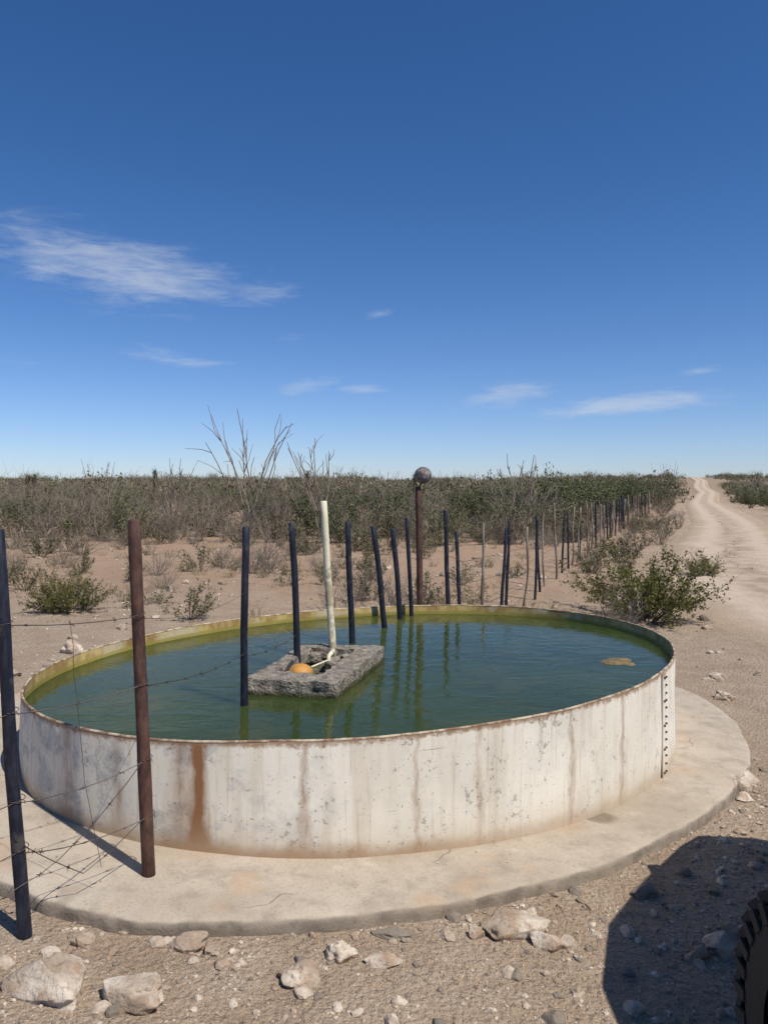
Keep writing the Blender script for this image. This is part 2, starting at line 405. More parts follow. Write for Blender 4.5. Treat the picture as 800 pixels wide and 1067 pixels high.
# ------------------------------------------------------------------ tank
tank=empty('water_tank')
EC=(0.0,5.35); EA,EB,ET=2.31,1.72,math.radians(39)
def ell(t,off=0):
    u=(math.cos(ET),math.sin(ET)); v=(-math.sin(ET),math.cos(ET))
    p=Vector((EC[0]+EA*math.cos(t)*u[0]+EB*math.sin(t)*v[0], EC[1]+EA*math.cos(t)*u[1]+EB*math.sin(t)*v[1]))
    d=Vector((-EA*math.sin(t)*u[0]+EB*math.cos(t)*v[0], -EA*math.sin(t)*u[1]+EB*math.cos(t)*v[1])).normalized()
    nrm=Vector((d.y,-d.x)); return p+nrm*off, nrm
N=300; RIM=0.483
def dent(t,k): return 0.010*noise.noise(Vector((math.cos(t)*3,math.sin(t)*3,k*0.25)))+0.004*noise.noise(Vector((math.cos(t)*11,math.sin(t)*11,k*0.4)))
def rimz(t): return RIM+0.006*noise.noise(Vector((math.cos(t)*5,math.sin(t)*5,8)))+0.002*noise.noise(Vector((math.cos(t)*30,math.sin(t)*30,8)))
def shell(G,off,z0f,mi,flip=False,rows=6):
    b=len(G.v)
    for r in range(rows+1):
        for i in range(N):
            t=2*math.pi*i/N
            p,nm=ell(t,off+dent(t,r)); a=z0f(p.x); c_=rimz(t); G.v.append((p.x,p.y,a+(c_-a)*r/rows))
    for r in range(rows):
        for i in range(N):
            j=(i+1)%N; f=(b+r*N+i,b+r*N+j,b+(r+1)*N+j,b+(r+1)*N+i)
            G.f.append(f if not flip else f[::-1]); G.m.append(mi)
G=Geo(); shell(G,0,lambda x:padz(x)-0.02,0); G.obj('outer_wall',[m_paint],True,tank)
G=Geo(); shell(G,-0.010,lambda x:0.30,0,True); G.obj('inner_wall',[m_inner],True,tank)
G=Geo(); prof=[(-0.0065,-0.004),(-0.006,0.002),(0,0.004),(0.006,0.002),(0.0065,-0.004)]
for i in range(N):
    t=2*math.pi*i/N; p,nm=ell(t,-0.005+dent(t,6))
    for a,b_ in prof: G.v.append((p.x+nm.x*a,p.y+nm.y*a,rimz(t)+b_))
for i in range(N):
    j=(i+1)%N
    for k in range(4): G.f.append((i*5+k,i*5+k+1,j*5+k+1,j*5+k)); G.m.append(0)
G.obj('rim_lip',[m_lip],True,tank)
def nearest_t(x,y):
    return min((2*math.pi*i/2000 for i in range(2000)),key=lambda t:(ell(t)[0]-Vector((x,y))).length)
G=Geo()
def strip(x,y,w,off,mi):
    t0=nearest_t(x,y); p,nm=ell(t0,off+dent(t0,3)); tang=Vector((-nm.y,nm.x))
    z0=padz(p.x)+0.002; z1=RIM-0.012
    M=Matrix(((tang.x,nm.x,0),(tang.y,nm.y,0),(0,0,1)))
    G.box((p.x,p.y,(z0+z1)/2),(w,0.006,z1-z0),mi,M)
    return p,nm,tang,z0,z1
p,nm,tang,z0,z1=strip(1.66,4.70,0.075,0.005,0)
for k in range(13):
    z=z0+0.03+(z1-z0-0.05)*k/12
    for side in(-0.018,0.018):
        q=p+tang*side+nm*0.003
        a=Vector((q.x,q.y,z+R.uniform(-.004,.004))); d=Vector((nm.x,nm.y,0))
        if side>0 or k%3==0: G.tube([a,a+d*0.008,a+d*0.012],[0.007,0.007,0.003],6,1)
G.obj('bolted_seam',[m_paint,m_rust],False,tank)
# water
G=Geo(); nn=[ell(2*math.pi*i/N,-0.004)[0] for i in range(N)]
G.face([(p.x,p.y,0.40) for p in nn]); G.obj('water',[m_water])

# ------------------------------------------------------------------ rocks
def rv(r): return Vector((r.gauss(0,1),r.gauss(0,1),r.gauss(0,1)))
def ico(sub):
    bm=bmesh.new(); bmesh.ops.create_icosphere(bm,subdivisions=sub,radius=1)
    v=[x.co.copy() for x in bm.verts]; f=[tuple(q.index for q in x.verts) for x in bm.faces]; bm.free(); return v,f
ICO={k:ico(k) for k in(1,2,3,4,5)}
def rock_geo(G,x,y,z,sx,sy,sz,sub,seed,amp=0.35,mi=0,yaw=0,rough=0.0):
    vs,fs=ICO[sub]; s=Vector((seed*3.1,seed*1.7,seed*0.9)); out=[]
    rr=random.Random(int(seed*100)); planes=[(rv(rr).normalized(),rr.uniform(.62,.9)) for _ in range(9)] if sub>1 else []
    cy_,sy_=math.cos(yaw),math.sin(yaw)
    for v in vs:
        d=1+amp*noise.noise(v*1.3+s)+amp*0.4*noise.noise(v*3.1+s)
        q=Vector(v)*d
        for pn,pd in planes:
            e=q.dot(pn)-pd
            if e>0: q-=pn*e*0.85
        if rough: q*=1+rough*(noise.noise(v*7+s)+.6*noise.noise(v*15+s))
        X=q.x*sx; Y=q.y*sy
        out.append((x+X*cy_-Y*sy_,y+X*sy_+Y*cy_,z+q.z*sz))
    G.add(out,fs,mi)
big=[(-1.10,2.53,.27,.17,.10,0),(-.805,2.51,.20,.13,.08,0),(-.72,2.80,.12,.08,.05,0),(-1.08,2.78,.07,.06,.05,0),(-.158,2.80,.10,.07,.055,0),(0.0,2.78,.11,.07,.035,0),(.037,2.95,.17,.07,.03,1),(.507,3.03,.25,.16,.085,0),(.623,2.95,.13,.09,.045,0),(-.29,2.66,.12,.12,.045,0),(1.14,3.38,.12,.08,.05,1),(1.315,3.01,.15,.1,.06,0),(.36,2.98,.06,.05,.04,0),(-.62,2.78,.06,.05,.03,0),(3.05,6.9,.16,.12,.09,0),(3.3,7.6,.2,.14,.08,0),(-2.9,7.2,.2,.15,.1,0)]
for i,(x,y,w,d,h_,k) in enumerate(big):
    G=Geo(); rock_geo(G,0,0,0,w/2*1.15,d/2*1.15,h_*0.8,5,i+3,0.5,0,R.uniform(-.4,.4),.035)
    o=G.obj('rock',[m_darkstone if k else m_stone],True); o.location=(x,y,g(x,y)+h_*0.16)
G=Geo()
def ground_ok(x,y): return not in_poly(x,y,pad_pts)
cnt=0
while cnt<6800:
    x=R.uniform(-2.3,2.6); y=R.uniform(1.9,4.8)
    if in_poly(x,y,pad_pts): continue
    cnt+=1
    s=min(0.034,0.0036*(R.random()+1e-4)**-0.52)*R.uniform(.8,1.2)
    rock_geo(G,x,y,g(x,y)+s*0.1,s*R.uniform(.8,1.3),s*R.uniform(.7,1.1),s*R.uniform(.5,.8),2 if s>0.012 else 1,R.uniform(0,90),0.5,1 if R.random()<0.25 else 0,R.uniform(0,3))
for i in range(300):
    x=R.uniform(-2.4,2.7); y=R.uniform(2.85,7)
    if not in_poly(x,y,pad_pts): continue
    dx_,dy_=x-EC[0],y-EC[1]; uu=dx_*math.cos(ET)+dy_*math.sin(ET); vv=-dx_*math.sin(ET)+dy_*math.cos(ET)
    if (uu/(EA+.03))**2+(vv/(EB+.03))**2<1: continue
    s=R.uniform(.002,.006); rock_geo(G,x,y,padz(x)+s*.5,s,s,s*.7,1,R.uniform(0,90),.4,0)
G.obj('gravel',[m_stone,m_darkstone],False)
G=Geo(); cnt=0
while cnt<4800:
    y=4+26*R.random()**1.4; x=R.uniform(-0.75*y-2,0.75*y+2)
    if not ground_ok(x,y): continue
    cl=noise.noise(Vector((x*0.5,y*0.5,0)))
    if R.random()>0.5+cl*1.3: continue
    cnt+=1
    s=min(0.085,0.010*(R.random()+1e-4)**-0.5)
    if abs(x-road_c(y))<1.8: s*=0.45
    rock_geo(G,x,y,g(x,y)+s*0.15,s*R.uniform(.8,1.3),s*R.uniform(.7,1.1),s*R.uniform(.5,.8),2 if s>0.035 else 1,R.uniform(0,90),0.5,1 if R.random()<0.2 else 0,R.uniform(0,3))
G.obj('scattered_stones',[m_stone,m_darkstone],False)

# ------------------------------------------------------------------ posts & fence
fence=empty('barbed_wire_fence')
def post(base,top,r,mat,name='fence_post',seg=10,wob=0.12,bend=0.012,parent=fence):
    b=Vector(base);t=Vector(top);pts=[];rad=[]; s=R.uniform(0,50); n=10
    for i in range(n+1):
        q=b.lerp(t,i/n); q.x+=bend*noise.noise(Vector((i*0.22,s,0))); q.y+=bend*noise.noise(Vector((i*0.22,s,9)))
        pts.append(q); rad.append(r*(1+0.10*noise.noise(Vector((i*0.8,s,3)))-0.08*i/n))
    pts.append(pts[-1]+(t-b).normalized()*r*0.25); rad.append(r*0.75)
    G=Geo(); G.tube(pts,rad,seg,0,True,wob); return G.obj(name,[mat],True,parent)
post((-1.29,2.80,-.25),(-1.405,2.80,1.44),.025,m_post)
post((-.966,3.17,-.05),(-1.037,3.20,1.46),.0275,m_rust,wob=0.02,bend=0.003)
post((-.777,4.24,.0),(-.76,4.24,1.378),.022,m_post)
post((-.555,5.10,.0),(-.606,5.06,1.36),.023,m_post)
post((-.225,5.94,.0),(-.281,5.94,1.33),.025,m_post)
post((.05,6.59,.0),(-.09,6.59,1.263),.026,m_post)
post((.18,7.02,.0),(.079,7.02,1.215),.026,m_post)
post((.27,7.20,.0),(.218,7.2,1.31),.021,m_post)
post((.70,8.25,-.2),(.654,8.2,1.355),.026,m_post)
post((-1.95,1.75,-.2),(-1.98,1.72,1.42),.027,m_post)
y=8.72; k=0
fl=lambda y: .695+.39*(y-8.2)
fposts=[]
while y<92:
    x=fl(y)+R.uniform(-.05,.05)*(1+y*0.02); h_=R.uniform(1.12,1.32)+(0.12 if R.random()<.15 else 0)
    wood=R.random()<(0.35 if y<16 else 0.55)
    r=R.uniform(.016,.024) if wood else .023
    if y>16 and R.random()<.2: r*=1.7
    if y>20: r*=1.2
    post((x,y,g(x,y)-.15),(x+R.uniform(-.09,.09),y,g(x,y)+h_+.05),r,m_wood if wood else m_post,'fence_post',7,0.15,0.06 if wood else .015)
    fposts.append((x,y)); y+=R.uniform(.60,.92)+(y-8)*0.007
def wire(pts,r=0.0019,barbs=True,sag=0.0,name='barbed_wire',parent=fence,step=0.11):
    P=[]; 
    for i in range(len(pts)-1):
        a=Vector(pts[i]);b=Vector(pts[i+1]); n=max(2,int((b-a).length/0.08)); n=min(n,14)
        for j in range(n):
            t=j/n; q=a.lerp(b,t); q.z-=sag*4*t*(1-t); q+=Vector((noise.noise(q*7),noise.noise(q*7+Vector((5,5,5))),noise.noise(q*6+Vector((9,1,5)))))*0.006
            P.append(q)
    P.append(Vector(pts[-1])); G=Geo(); G.tube(P,r,4,0,False)
    if barbs:
        acc=0
        for i in range(len(P)-1):
            L=(P[i+1]-P[i]).length; acc+=L
            if acc>step:
                acc=0; c_=P[i]
                for q in range(2):
                    d=Vector((R.uniform(-1,1),R.uniform(-1,1),R.uniform(-1,1))).normalized()*0.013
                    G.tube([c_-d,c_+d],r*0.7,3,0,False)
                d=(P[i+1]-P[i]).normalized()*0.006; G.tube([c_-d,c_+d],r*1.9,4,0,False)
    return G.obj(name,[m_wire],False,parent)
PA=lambda z:(-1.95,1.75,z); 
def P0(z): return (-1.29-.115*(z+.15)/1.59-.0,2.777,z)
def P1(z): return (-.966-.071*z/1.46,3.15,z)
for za,z0_,z1_,sg in[(1.12,1.10,1.07,.01),(.80,.78,.786,.015),(.50,.458,.475,.025),(.30,.284,.243,.03),(.12,.16,.475,.05)]:
    wire([PA(za),P0(z0_),P1(z1_)],sag=sg)
wire([P0(.33),(-1.15,2.95,.12),P1(.25)],sag=.01)
wire([P1(.786),(-.777,4.21,.68),(-.58,5.05,.63)],sag=.03)
wire([(-.58,5.05,.63),(-.62,4.9,.70),(-.66,4.75,.67),(-.74,4.7,.66)],sag=.0,barbs=False)
wire([P1(1.07),(-.765,4.21,1.02)],r=0.001,sag=.05,barbs=False)
wire([(-1.19,2.92,1.10),(-1.17,2.93,.8),(-1.15,2.96,.47),(-1.10,3.0,.12)],r=.0012,barbs=False)
for z in(1.07,.786,.475,.243):
    G=Geo(); c0=Vector(P1(z))+Vector((0,.035,0)); pts=[c0+Vector((math.cos(a)*.031,math.sin(a)*.031,0.003*a-0.01)) for a in [i*0.6 for i in range(14)]]
    G.tube(pts,.0016,4,0,False); G.obj('wire_tie',[m_wire],False,fence)
for z in(1.10,.78,.46,.284):
    G=Geo(); c0=Vector(P0(z))+Vector((0,.025,0)); pts=[c0+Vector((math.cos(a)*.028,math.sin(a)*.028,0.003*a-0.01)) for a in [i*0.6 for i in range(14)]]
    G.tube(pts,.0016,4,0,False); G.obj('wire_tie',[m_wire],False,fence)
for z in(.35,.65,.92,1.12):
    wire([(.69,8.22,z-.05)]+[(x,y-.03,g(x,y)+z+R.uniform(-.03,.03)) for x,y in fposts[::2]],r=.0026,barbs=False)
# ball pole
pole=empty('pole_with_ball')
post((.384,7.95,-.2),(.350,7.9,1.60),.034,m_rust,'pole',12,.02,.003,pole)
G=Geo(); vs,fs=ICO[4]; out=[]
for v in vs:
    seam=min(abs(v.x*.8+v.z*.6),abs(v.y*.7-v.x*.6)); d=.089*(1-.03*(seam<.05)-0.04*(noise.noise(v*2)>0.2)*abs(noise.noise(v*2)))
    out.append((.40+v.x*d,7.9+v.y*d,1.725+v.z*d))
G.add(out,fs,0); G.obj('ball',[m_ball],True,pole)
G=Geo(); G.tube([(.352,7.9,1.59),(.375,7.9,1.63),(.39,7.9,1.66)],[.012,.01,.01],6); G.obj('ball_stem',[m_rust],True,pole)
# white pipe
post((-.345,5.35,.2),(-.419,5.35,1.50),.026,m_pvc,'white_pipe',12,.10,.008,None)

# ------------------------------------------------------------------ float valve box
box=empty('concrete_float_box')
A=Vector((-.80,4.47));B=Vector((-.27,4.36));C=Vector((.0,5.36));D=Vector((-.56,5.50))
def bl(u,v): return A.lerp(B,u).lerp(D.lerp(C,u),v)
G=Geo()
def slab(u0,u1,v0,v1,z0,z1,nu,nv):
    def P(u,v,z):
        p=bl(u,v); q=Vector((p.x,p.y,z)); o=Vector((noise.noise(q*14),noise.noise(q*14+Vector((7,0,0))),noise.noise(q*12+Vector((0,9,0)))))
        o2=Vector((noise.noise(q*45),noise.noise(q*45+Vector((7,0,0))),noise.noise(q*45+Vector((0,9,0)))))
        return tuple(q+o*0.013+o2*.006)
    def sheet(f,na,nb):
        b=len(G.v)
        for i in range(na+1):
            for j in range(nb+1): G.v.append(f(i/na,j/nb))
        for i in range(na):
            for j in range(nb):
                a=b+i*(nb+1)+j; G.f.append((a,a+1,a+nb+2,a+nb+1)); G.m.append(0)
    lu=lambda t:u0+(u1-u0)*t; lv=lambda t:v0+(v1-v0)*t; lz=lambda t:z0+(z1-z0)*t
    sheet(lambda a,c_:P(lu(a),lv(c_),z1),nu,nv)
    sheet(lambda a,c_:P(lu(a),v0,lz(c_)),nu,6); sheet(lambda a,c_:P(lu(a),v1,lz(c_)),nu,6)
    sheet(lambda a,c_:P(u0,lv(a),lz(c_)),nv,6); sheet(lambda a,c_:P(u1,lv(a),lz(c_)),nv,6)
slab(0,1,0,.20,.30,.492,24,10)
slab(0,1,.86,1,.30,.49,24,8)
slab(0,.17,.20,.86,.30,.488,8,26)
slab(.72,1,.20,.86,.30,.492,10,26)
slab(.17,.72,.20,.86,.30,.415,16,20)
o=G.obj('box_walls',[m_block],False,box)
G=Geo()
p=bl(.42,.27); out=[]
for v in vs: out.append((p.x+v.x*.078,p.y+v.y*.078,.465+v.z*.060))
G.add(out,fs,0); o=G.obj('float_ball',[m_orange],True,box)
G=Geo()
for (u,v,z,s) in[(.62,.52,.47,.05),(.60,.62,.47,.045),(.32,.7,.46,.05),(.66,.75,.46,.05),(.45,.82,.47,.04)]:
    q=bl(u,v); rock_geo(G,q.x,q.y,z,s,s*.8,s*.8,3,u*50,.5,0)
G.obj('stones_in_box',[m_block],True,box)
G=Geo()
q=bl(.6,.50); q2=bl(.58,.62); q3=bl(.5,.34)
G.tube([(q.x,q.y,.44),(q.x,q.y,.52),(q2.x,q2.y,.535),(q2.x,q2.y,.45)],.015,8); G.tube([(q.x,q.y,.50),(q3.x,q3.y,.49)],.006,6)
G.obj('float_valve',[m_pvc],True,box)
G=Geo()
q=bl(.12,.55); G.tube([(q.x,q.y,.47),(q.x+.03,q.y-.2,.505),(q.x+.01,q.y-.36,.49),(q.x-.02,q.y-.5,.40)],.009,6)
G.obj('hose',[m_tyre],True,box)
G=Geo(); rock_geo(G,1.58,5.28,.392,.125,.085,.035,4,5,.4); rock_geo(G,1.66,5.22,.388,.06,.05,.02,3,9,.4); G.obj('floating_algae_clump',[m_brown],True)

# ------------------------------------------------------------------ off-road vehicle (beside camera)
car=empty('off_road_vehicle'); CX=2.30
def rrect(y,hw,z0,z1,cr=.12,n=4):
    pts=[]
    for (sx,sz,a0) in[(1,-1,-90),(1,1,0),(-1,1,90),(-1,-1,180)]:
        for i in range(n+1):
            a=math.radians(a0+90*i/n); c0=min(cr,hw*.45,(z1-z0)*.45)
            pts.append((CX+sx*(hw-c0)+c0*math.cos(a),y,(z1+z0)/2+sz*((z1-z0)/2-c0)+c0*math.sin(a)))
    return pts
def loft(G,st,mi=0,cr=.12):
    rs=[rrect(*s_,cr=cr) for s_ in st]; n=len(rs[0]); b=len(G.v)
    for r in rs: G.v.extend(r)
    for k in range(len(rs)-1):
        for i in range(n):
            j=(i+1)%n; G.f.append((b+k*n+i,b+k*n+j,b+(k+1)*n+j,b+(k+1)*n+i)); G.m.append(mi)
    G.f.append(tuple(b+i for i in range(n))[::-1]); G.m.append(mi); G.f.append(tuple(b+(len(rs)-1)*n+i for i in range(n))); G.m.append(mi)
G=Geo(); loft(G,[(-2.3,.8,.45,1.05),(-2.1,.93,.3,1.1),(1.0,.97,.25,1.12),(2.2,.97,.3,1.1),(2.6,.85,.35,1.06),(3.0,.60,.38,1.0),(3.4,.32,.42,.92),(3.55,.2,.5,.85)])
G.obj('body',[m_body],True,car)
G=Geo(); loft(G,[(-1.9,.72,1.05,1.2),(-1.6,.82,1.05,1.72),(.2,.84,1.05,1.78),(.55,.82,1.05,1.72),(1.15,.78,1.05,1.14)],0,.1); G.obj('cab',[m_body],True,car)
G=Geo()
for sx in(-1,1):
    G.box((CX+sx*.842,-.25,1.42),(.012,.85,.38)); G.box((CX+sx*.832,-1.1,1.42),(.012,.6,.36))
M=Matrix.Rotation(math.radians(-44),3,'X'); G.box((CX,.90,1.46),(1.35,.02,.62),0,M); G.obj('windows',[m_glass],False,car)
G=Geo()
for sx in(-1,1):
    G.tube([(CX+sx*.5,3.1,.78),(CX+sx*.5,3.2,.78)],[.09,.085],14)
G.obj('headlamps',[m_light],True,car)
G=Geo(); G.tube([(CX-.75,3.0,.42),(CX-.5,3.35,.42),(CX,3.65,.42),(CX+.5,3.35,.42),(CX+.75,3.0,.42)],.04,8); G.obj('bumper_bar',[m_rust],True,car)
def wheel(x0,x1,yc,name):
    zc=g((x0+x1)/2,yc)+.42; G=Geo(); w=x1-x0; n=72
    prof=[(0,.24),(.0,.34),(.02,.385),(.05,.405),(w/2,.41),(w-.05,.405),(w-.02,.385),(w,.34),(w,.24)]
    b=len(G.v)
    for i in range(n):
        a=2*math.pi*i/n
        for px,pr in prof: G.v.append((x0+px,yc+math.cos(a)*pr,zc+math.sin(a)*pr))
    m=len(prof)
    for i in range(n):
        j=(i+1)%n
        for k_ in range(m-1): G.f.append((b+i*m+k_,b+i*m+k_+1,b+j*m+k_+1,b+j*m+k_)); G.m.append(0)
    for i in range(36):
        for r_,(fx,ang) in enumerate([(.12,.3),(.38,-.35),(.64,.35),(.88,-.3)]):
            a=2*math.pi*(i+.5*(r_%2))/36
            M=Matrix.Rotation(a-math.pi/2,3,'X')@Matrix.Rotation(ang,3,'Z')
            rr=.412 if 0<r_<3 else .402
            G.box((x0+w*fx,yc+math.cos(a)*rr,zc+math.sin(a)*rr),(w*.2,.042,.028),0,M)
        a=2*math.pi*i/36
        M=Matrix.Rotation(a-math.pi/2,3,'X')
        for xx in(x0,x1): G.box((xx,yc+math.cos(a)*.365,zc+math.sin(a)*.365),(.010,.03,.05),0,M)
    G.tube([(x0+.05,yc,zc),(x1-.05,yc,zc)],.24,24,1); G.tube([(x0+.01,yc,zc),(x1-.01,yc,zc)],.06,12,1)
    for i in range(5):
        a=i*1.257; G.tube([(x0+.04,yc+math.cos(a)*.1,zc+math.sin(a)*.1),(x0+.03,yc+math.cos(a)*.1,zc+math.sin(a)*.1)],.012,6,1)
    G.obj(name,[m_tyre,m_steel],False,car)
wheel(.965,1.24,1.72,'front_left_wheel'); wheel(CX+1.04,CX+1.31,1.72,'front_right_wheel'); wheel(.965,1.24,-1.4,'rear_left_wheel'); wheel(CX+1.04,CX+1.31,-1.4,'rear_right_wheel')
G=Geo(); G.tube([(1.2,1.72,.24),(CX+1.1,1.72,.24)],.05,8); G.tube([(1.2,-1.4,.24),(CX+1.1,-1.4,.24)],.05,8); G.obj('axles',[m_rust],True,car)

# ------------------------------------------------------------------ vegetation
def shrub(name,seed,h,tilt,nst,nsub,nleaf,ls,mats,r0=.008,leafstart=.3,curve=.15,spread=.1):
    r=random.Random(seed); G=Geo()
    def leaf(p):
        a=rv(r).normalized(); b=rv(r).cross(a).normalized(); s=ls*r.uniform(.6,1.4)
        G.face([tuple(p-a*s),tuple(p+b*s*.45),tuple(p+a*s),tuple(p-b*s*.45)],1)
    for i in range(nst):
        az=r.uniform(0,6.283); ti=tilt*r.random()**.6; L=h*r.uniform(.6,1.05)
        d=Vector((math.cos(az)*math.sin(ti),math.sin(az)*math.sin(ti),math.cos(ti)))
        p=Vector((math.cos(az),math.sin(az),0))*spread*r.random(); p.z=-.05
        P=[p.copy()]; n=5
        for k in range(n):
            d=(d+rv(r)*curve*.5+Vector((0,0,.04))).normalized(); p=p+d*L/n; P.append(p.copy())
        G.tube(P,[r0*(1-.75*k/n) for k in range(n+1)],3,0,False)
        tips=[P]
        for k in range(nsub):
            t=r.uniform(.25,.95); j=min(n-1,int(t*n)); q=P[j].lerp(P[j+1],t*n-j)
            dd=((P[j+1]-P[j]).normalized()+rv(r)*.45).normalized(); LL=L*r.uniform(.15,.38)
            Q=[q,q+dd*LL*.5,q+(dd+rv(r)*.15).normalized()*LL]
            G.tube(Q,[r0*.45,r0*.3,r0*.15],3,0,False); tips.append(Q)
        for Q in tips:
            for k in range(nleaf):
                t=r.uniform(leafstart if Q is P else .15,1)*(len(Q)-1); j=min(len(Q)-2,int(t)); q=Q[j].lerp(Q[j+1],t-j)
                leaf(q+rv(r)*ls*.9)
    return G.mesh(name,mats)
creo=[shrub('creosote_%d'%i,100+i,1.0,1.2,60,8,15,.019,[m_twigd,m_leafg],.006) for i in range(3)]
creo_far=[shrub('creosote_far_%d'%i,120+i,1.1,1.05,18,4,8,.036,[m_twigd,m_leafo],.010) for i in range(4)]
mesq=[shrub('mesquite_%d'%i,140+i,1.9,1.0,24,6,8,.05,[m_twigd,m_leafd],.016,.25,.3,.2) for i in range(3)]
dry=[shrub('dry_shrub_%d'%i,160+i,1.0,1.0,30,7,1,.014,[m_twig,m_leafgrey],.008,.3,.3) for i in range(4)]
drytall=[shrub('dry_tall_%d'%i,180+i,2.0,.75,20,8,1,.02,[m_twig,m_leafgrey],.011,.4,.28) for i in range(2)]
tuft=[shrub('tuft_%d'%i,200+i,.28,1.1,26,1,2,.012,[m_grass,m_grass],.003,.3,.4,.04) for i in range(3)]
small=[shrub('small_herb_%d'%i,220+i,.35,1.15,22,3,5,.013,[m_twig,m_leafo],.003,.2,.3,.05) for i in range(3)]
def farpatch(name,seed,mats,h,w):
    r=random.Random(seed); G=Geo()
    for c_ in range(9):
        cx_=r.uniform(-w,w); cy_=r.uniform(-w*.6,w*.6); hh=h*r.uniform(.35,1.0)*(1.6 if r.random()<.14 else 1); ww=hh*r.uniform(.5,.9); mi=0 if r.random()<.5 else (1 if r.random()<.45 else 2)
        for i in range(60):
            v=rv(r).normalized()*(r.random()**.4); p=Vector((cx_+v.x*ww,cy_+v.y*ww,hh*.5+v.z*hh*.5+r.uniform(-.15,.2)))
            a=rv(r).normalized(); b=rv(r).cross(a).normalized(); s=r.uniform(.05,.17)
            G.face([tuple(p-a*s),tuple(p+b*s*.6),tuple(p+a*s),tuple(p-b*s*.6)],mi)
        for i in range(5):
            a=r.uniform(0,6.28); q=Vector((cx_+math.cos(a)*ww*.7,cy_+math.sin(a)*ww*.7,hh*r.uniform(.8,1.3)))
            G.tube([(cx_,cy_,-.1),tuple(q)],[.03,.012],3,3,False)
    return G.mesh(name,mats)
far=[farpatch('scrub_patch_%d'%i,300+i,[m_leafo,m_leafd,m_leafgrey,m_twig],1.45,3.6) for i in range(6)]
scrub=empty('desert_scrub')
def inst(me,x,y,s,parent=scrub,name='shrub',sz=None,dz=0):
    o=bpy.data.objects.new(name,me); o.location=(x,y,g(x,y)+dz); sz=sz or R.uniform(.85,1.15)
    o.scale=(s*R.uniform(.85,1.15),s*R.uniform(.85,1.15),s*sz); o.rotation_euler=(0,0,R.uniform(0,6.28)); 
    if parent: o.parent=parent
    col.objects.link(o); return o
def clear(x,y,m=2.6):
    return abs(x-road_c(y))>m+.003*y and abs(x-fl(y))>.6 and ground_ok(x,y) and not(1.2<x<4 and y<3.5)
def dens(x,y): return 0.5+0.9*noise.noise(Vector((x*.12,y*.12,4)))
k=0
while k<480:
    y=9+19*R.random()**.8; x=R.uniform(-.8*y-3,.8*y+3)
    if not clear(x,y): continue
    if R.random()>.35+dens(x,y)*.6: continue
    if x>fl(y) and R.random()<.6: continue
    k+=1; q=R.random()
    if q<.36: inst(R.choice(tuft),x,y,R.uniform(.5,1.3),name='grass_tuft')
    elif q<.60: inst(R.choice(small),x,y,R.uniform(.5,1.4),name='herb')
    elif q<.87: inst(R.choice(dry),x,y,R.uniform(.3,.75) if y<18 else R.uniform(.5,1.1))
    else: inst(R.choice(creo_far),x,y,R.uniform(.35,.55) if y<18 else R.uniform(.5,.8))
k=0
while k<1450:
    y=22.5+80*R.random()**1.2; x=R.uniform(-.8*y-4,.8*y+4)
    if not clear(x,y,3.0): continue
    if R.random()>max(0.06,min(1,(dens(x,y)-.1)*1.5))*sstep(18,30,y): continue
    k+=1; q=R.random()
    if q<.38: inst(R.choice(creo_far),x,y,R.uniform(.55,1.3))
    elif q<.76: inst(R.choice(dry),x,y,R.uniform(.7,1.65))
    elif q<.87: inst(R.choice(mesq),x,y,R.uniform(.45,1.1))
    else: inst(R.choice(drytall),x,y,R.uniform(.5,1.2))
k=0
while k<1150:
    y=80+400*R.random()**1.35; x=R.uniform(-.8*y,.8*y)
    if abs(x-road_c(y))<6.0+.008*y: continue
    if R.random()>.2+dens(x,y)*.9: continue
    k+=1; inst(R.choice(far),x,y,R.uniform(.7,1.3)*(1+y*.0012),name='scrub_patch',sz=R.uniform(.7,1.55)/(1+y*.0006))
for i in range(140):
    y=32+90*R.random(); x=fl(y)-1.2-R.random()**1.5*(4+.12*y)
    inst(R.choice(mesq),x,y,R.uniform(.8,1.4))
for i in range(110):
    y=26+110*R.random()**1.2; x=road_c(y)+4.0+R.random()**1.3*(9+.12*y)
    inst(R.choice(mesq+creo_far),x,y,R.uniform(.7,1.35))
for i in range(80):
    y=12+34*R.random(); x=fl(y)+R.uniform(.3,1.3+.03*y)
    if abs(x-road_c(y))<2.2: continue
    inst(R.choice(creo_far+dry+tuft+small),x,y,R.uniform(.35,.75))
for i in range(34):
    y=16+50*R.random()**1.3; x=road_c(y)+R.uniform(-.3,.3)-.1
    inst(R.choice(tuft),x,y,R.uniform(.3,.7),name='road_weed')
# individual bushes
inst(creo[0],3.72,11.0,1.22,None,'creosote_bush',.95)
inst(creo[2],1.7,9.0,.55,None,'creosote_bush')
inst(creo[1],.95,9.2,.45,None,'creosote_bush')
inst(creo[1],-3.95,9.6,.66,None,'creosote_bush',.85)
inst(creo[0],6.3,15.2,.55,None,'creosote_bush')
inst(small[0],-4.6,8.6,1.3,None,'desert_herb'); inst(small[1],-3.2,9.8,.9,None,'desert_herb')
inst(small[2],-1.62,2.62,.5,None,'desert_herb'); inst(tuft[0],-1.35,2.52,.35,None,'dry_grass_tuft')
for (x,y,s) in[(-9.0,24.5,1.05),(-6.6,24,.75),(-5.8,24.5,.8),(5.0,27,1.15),(-.6,22,.6),(-9.5,27,.9),(1.0,26,.8),(-12.5,27,1.1)]:
    inst(drytall[R.randrange(2)],x,y,s,None,'dry_shrub')
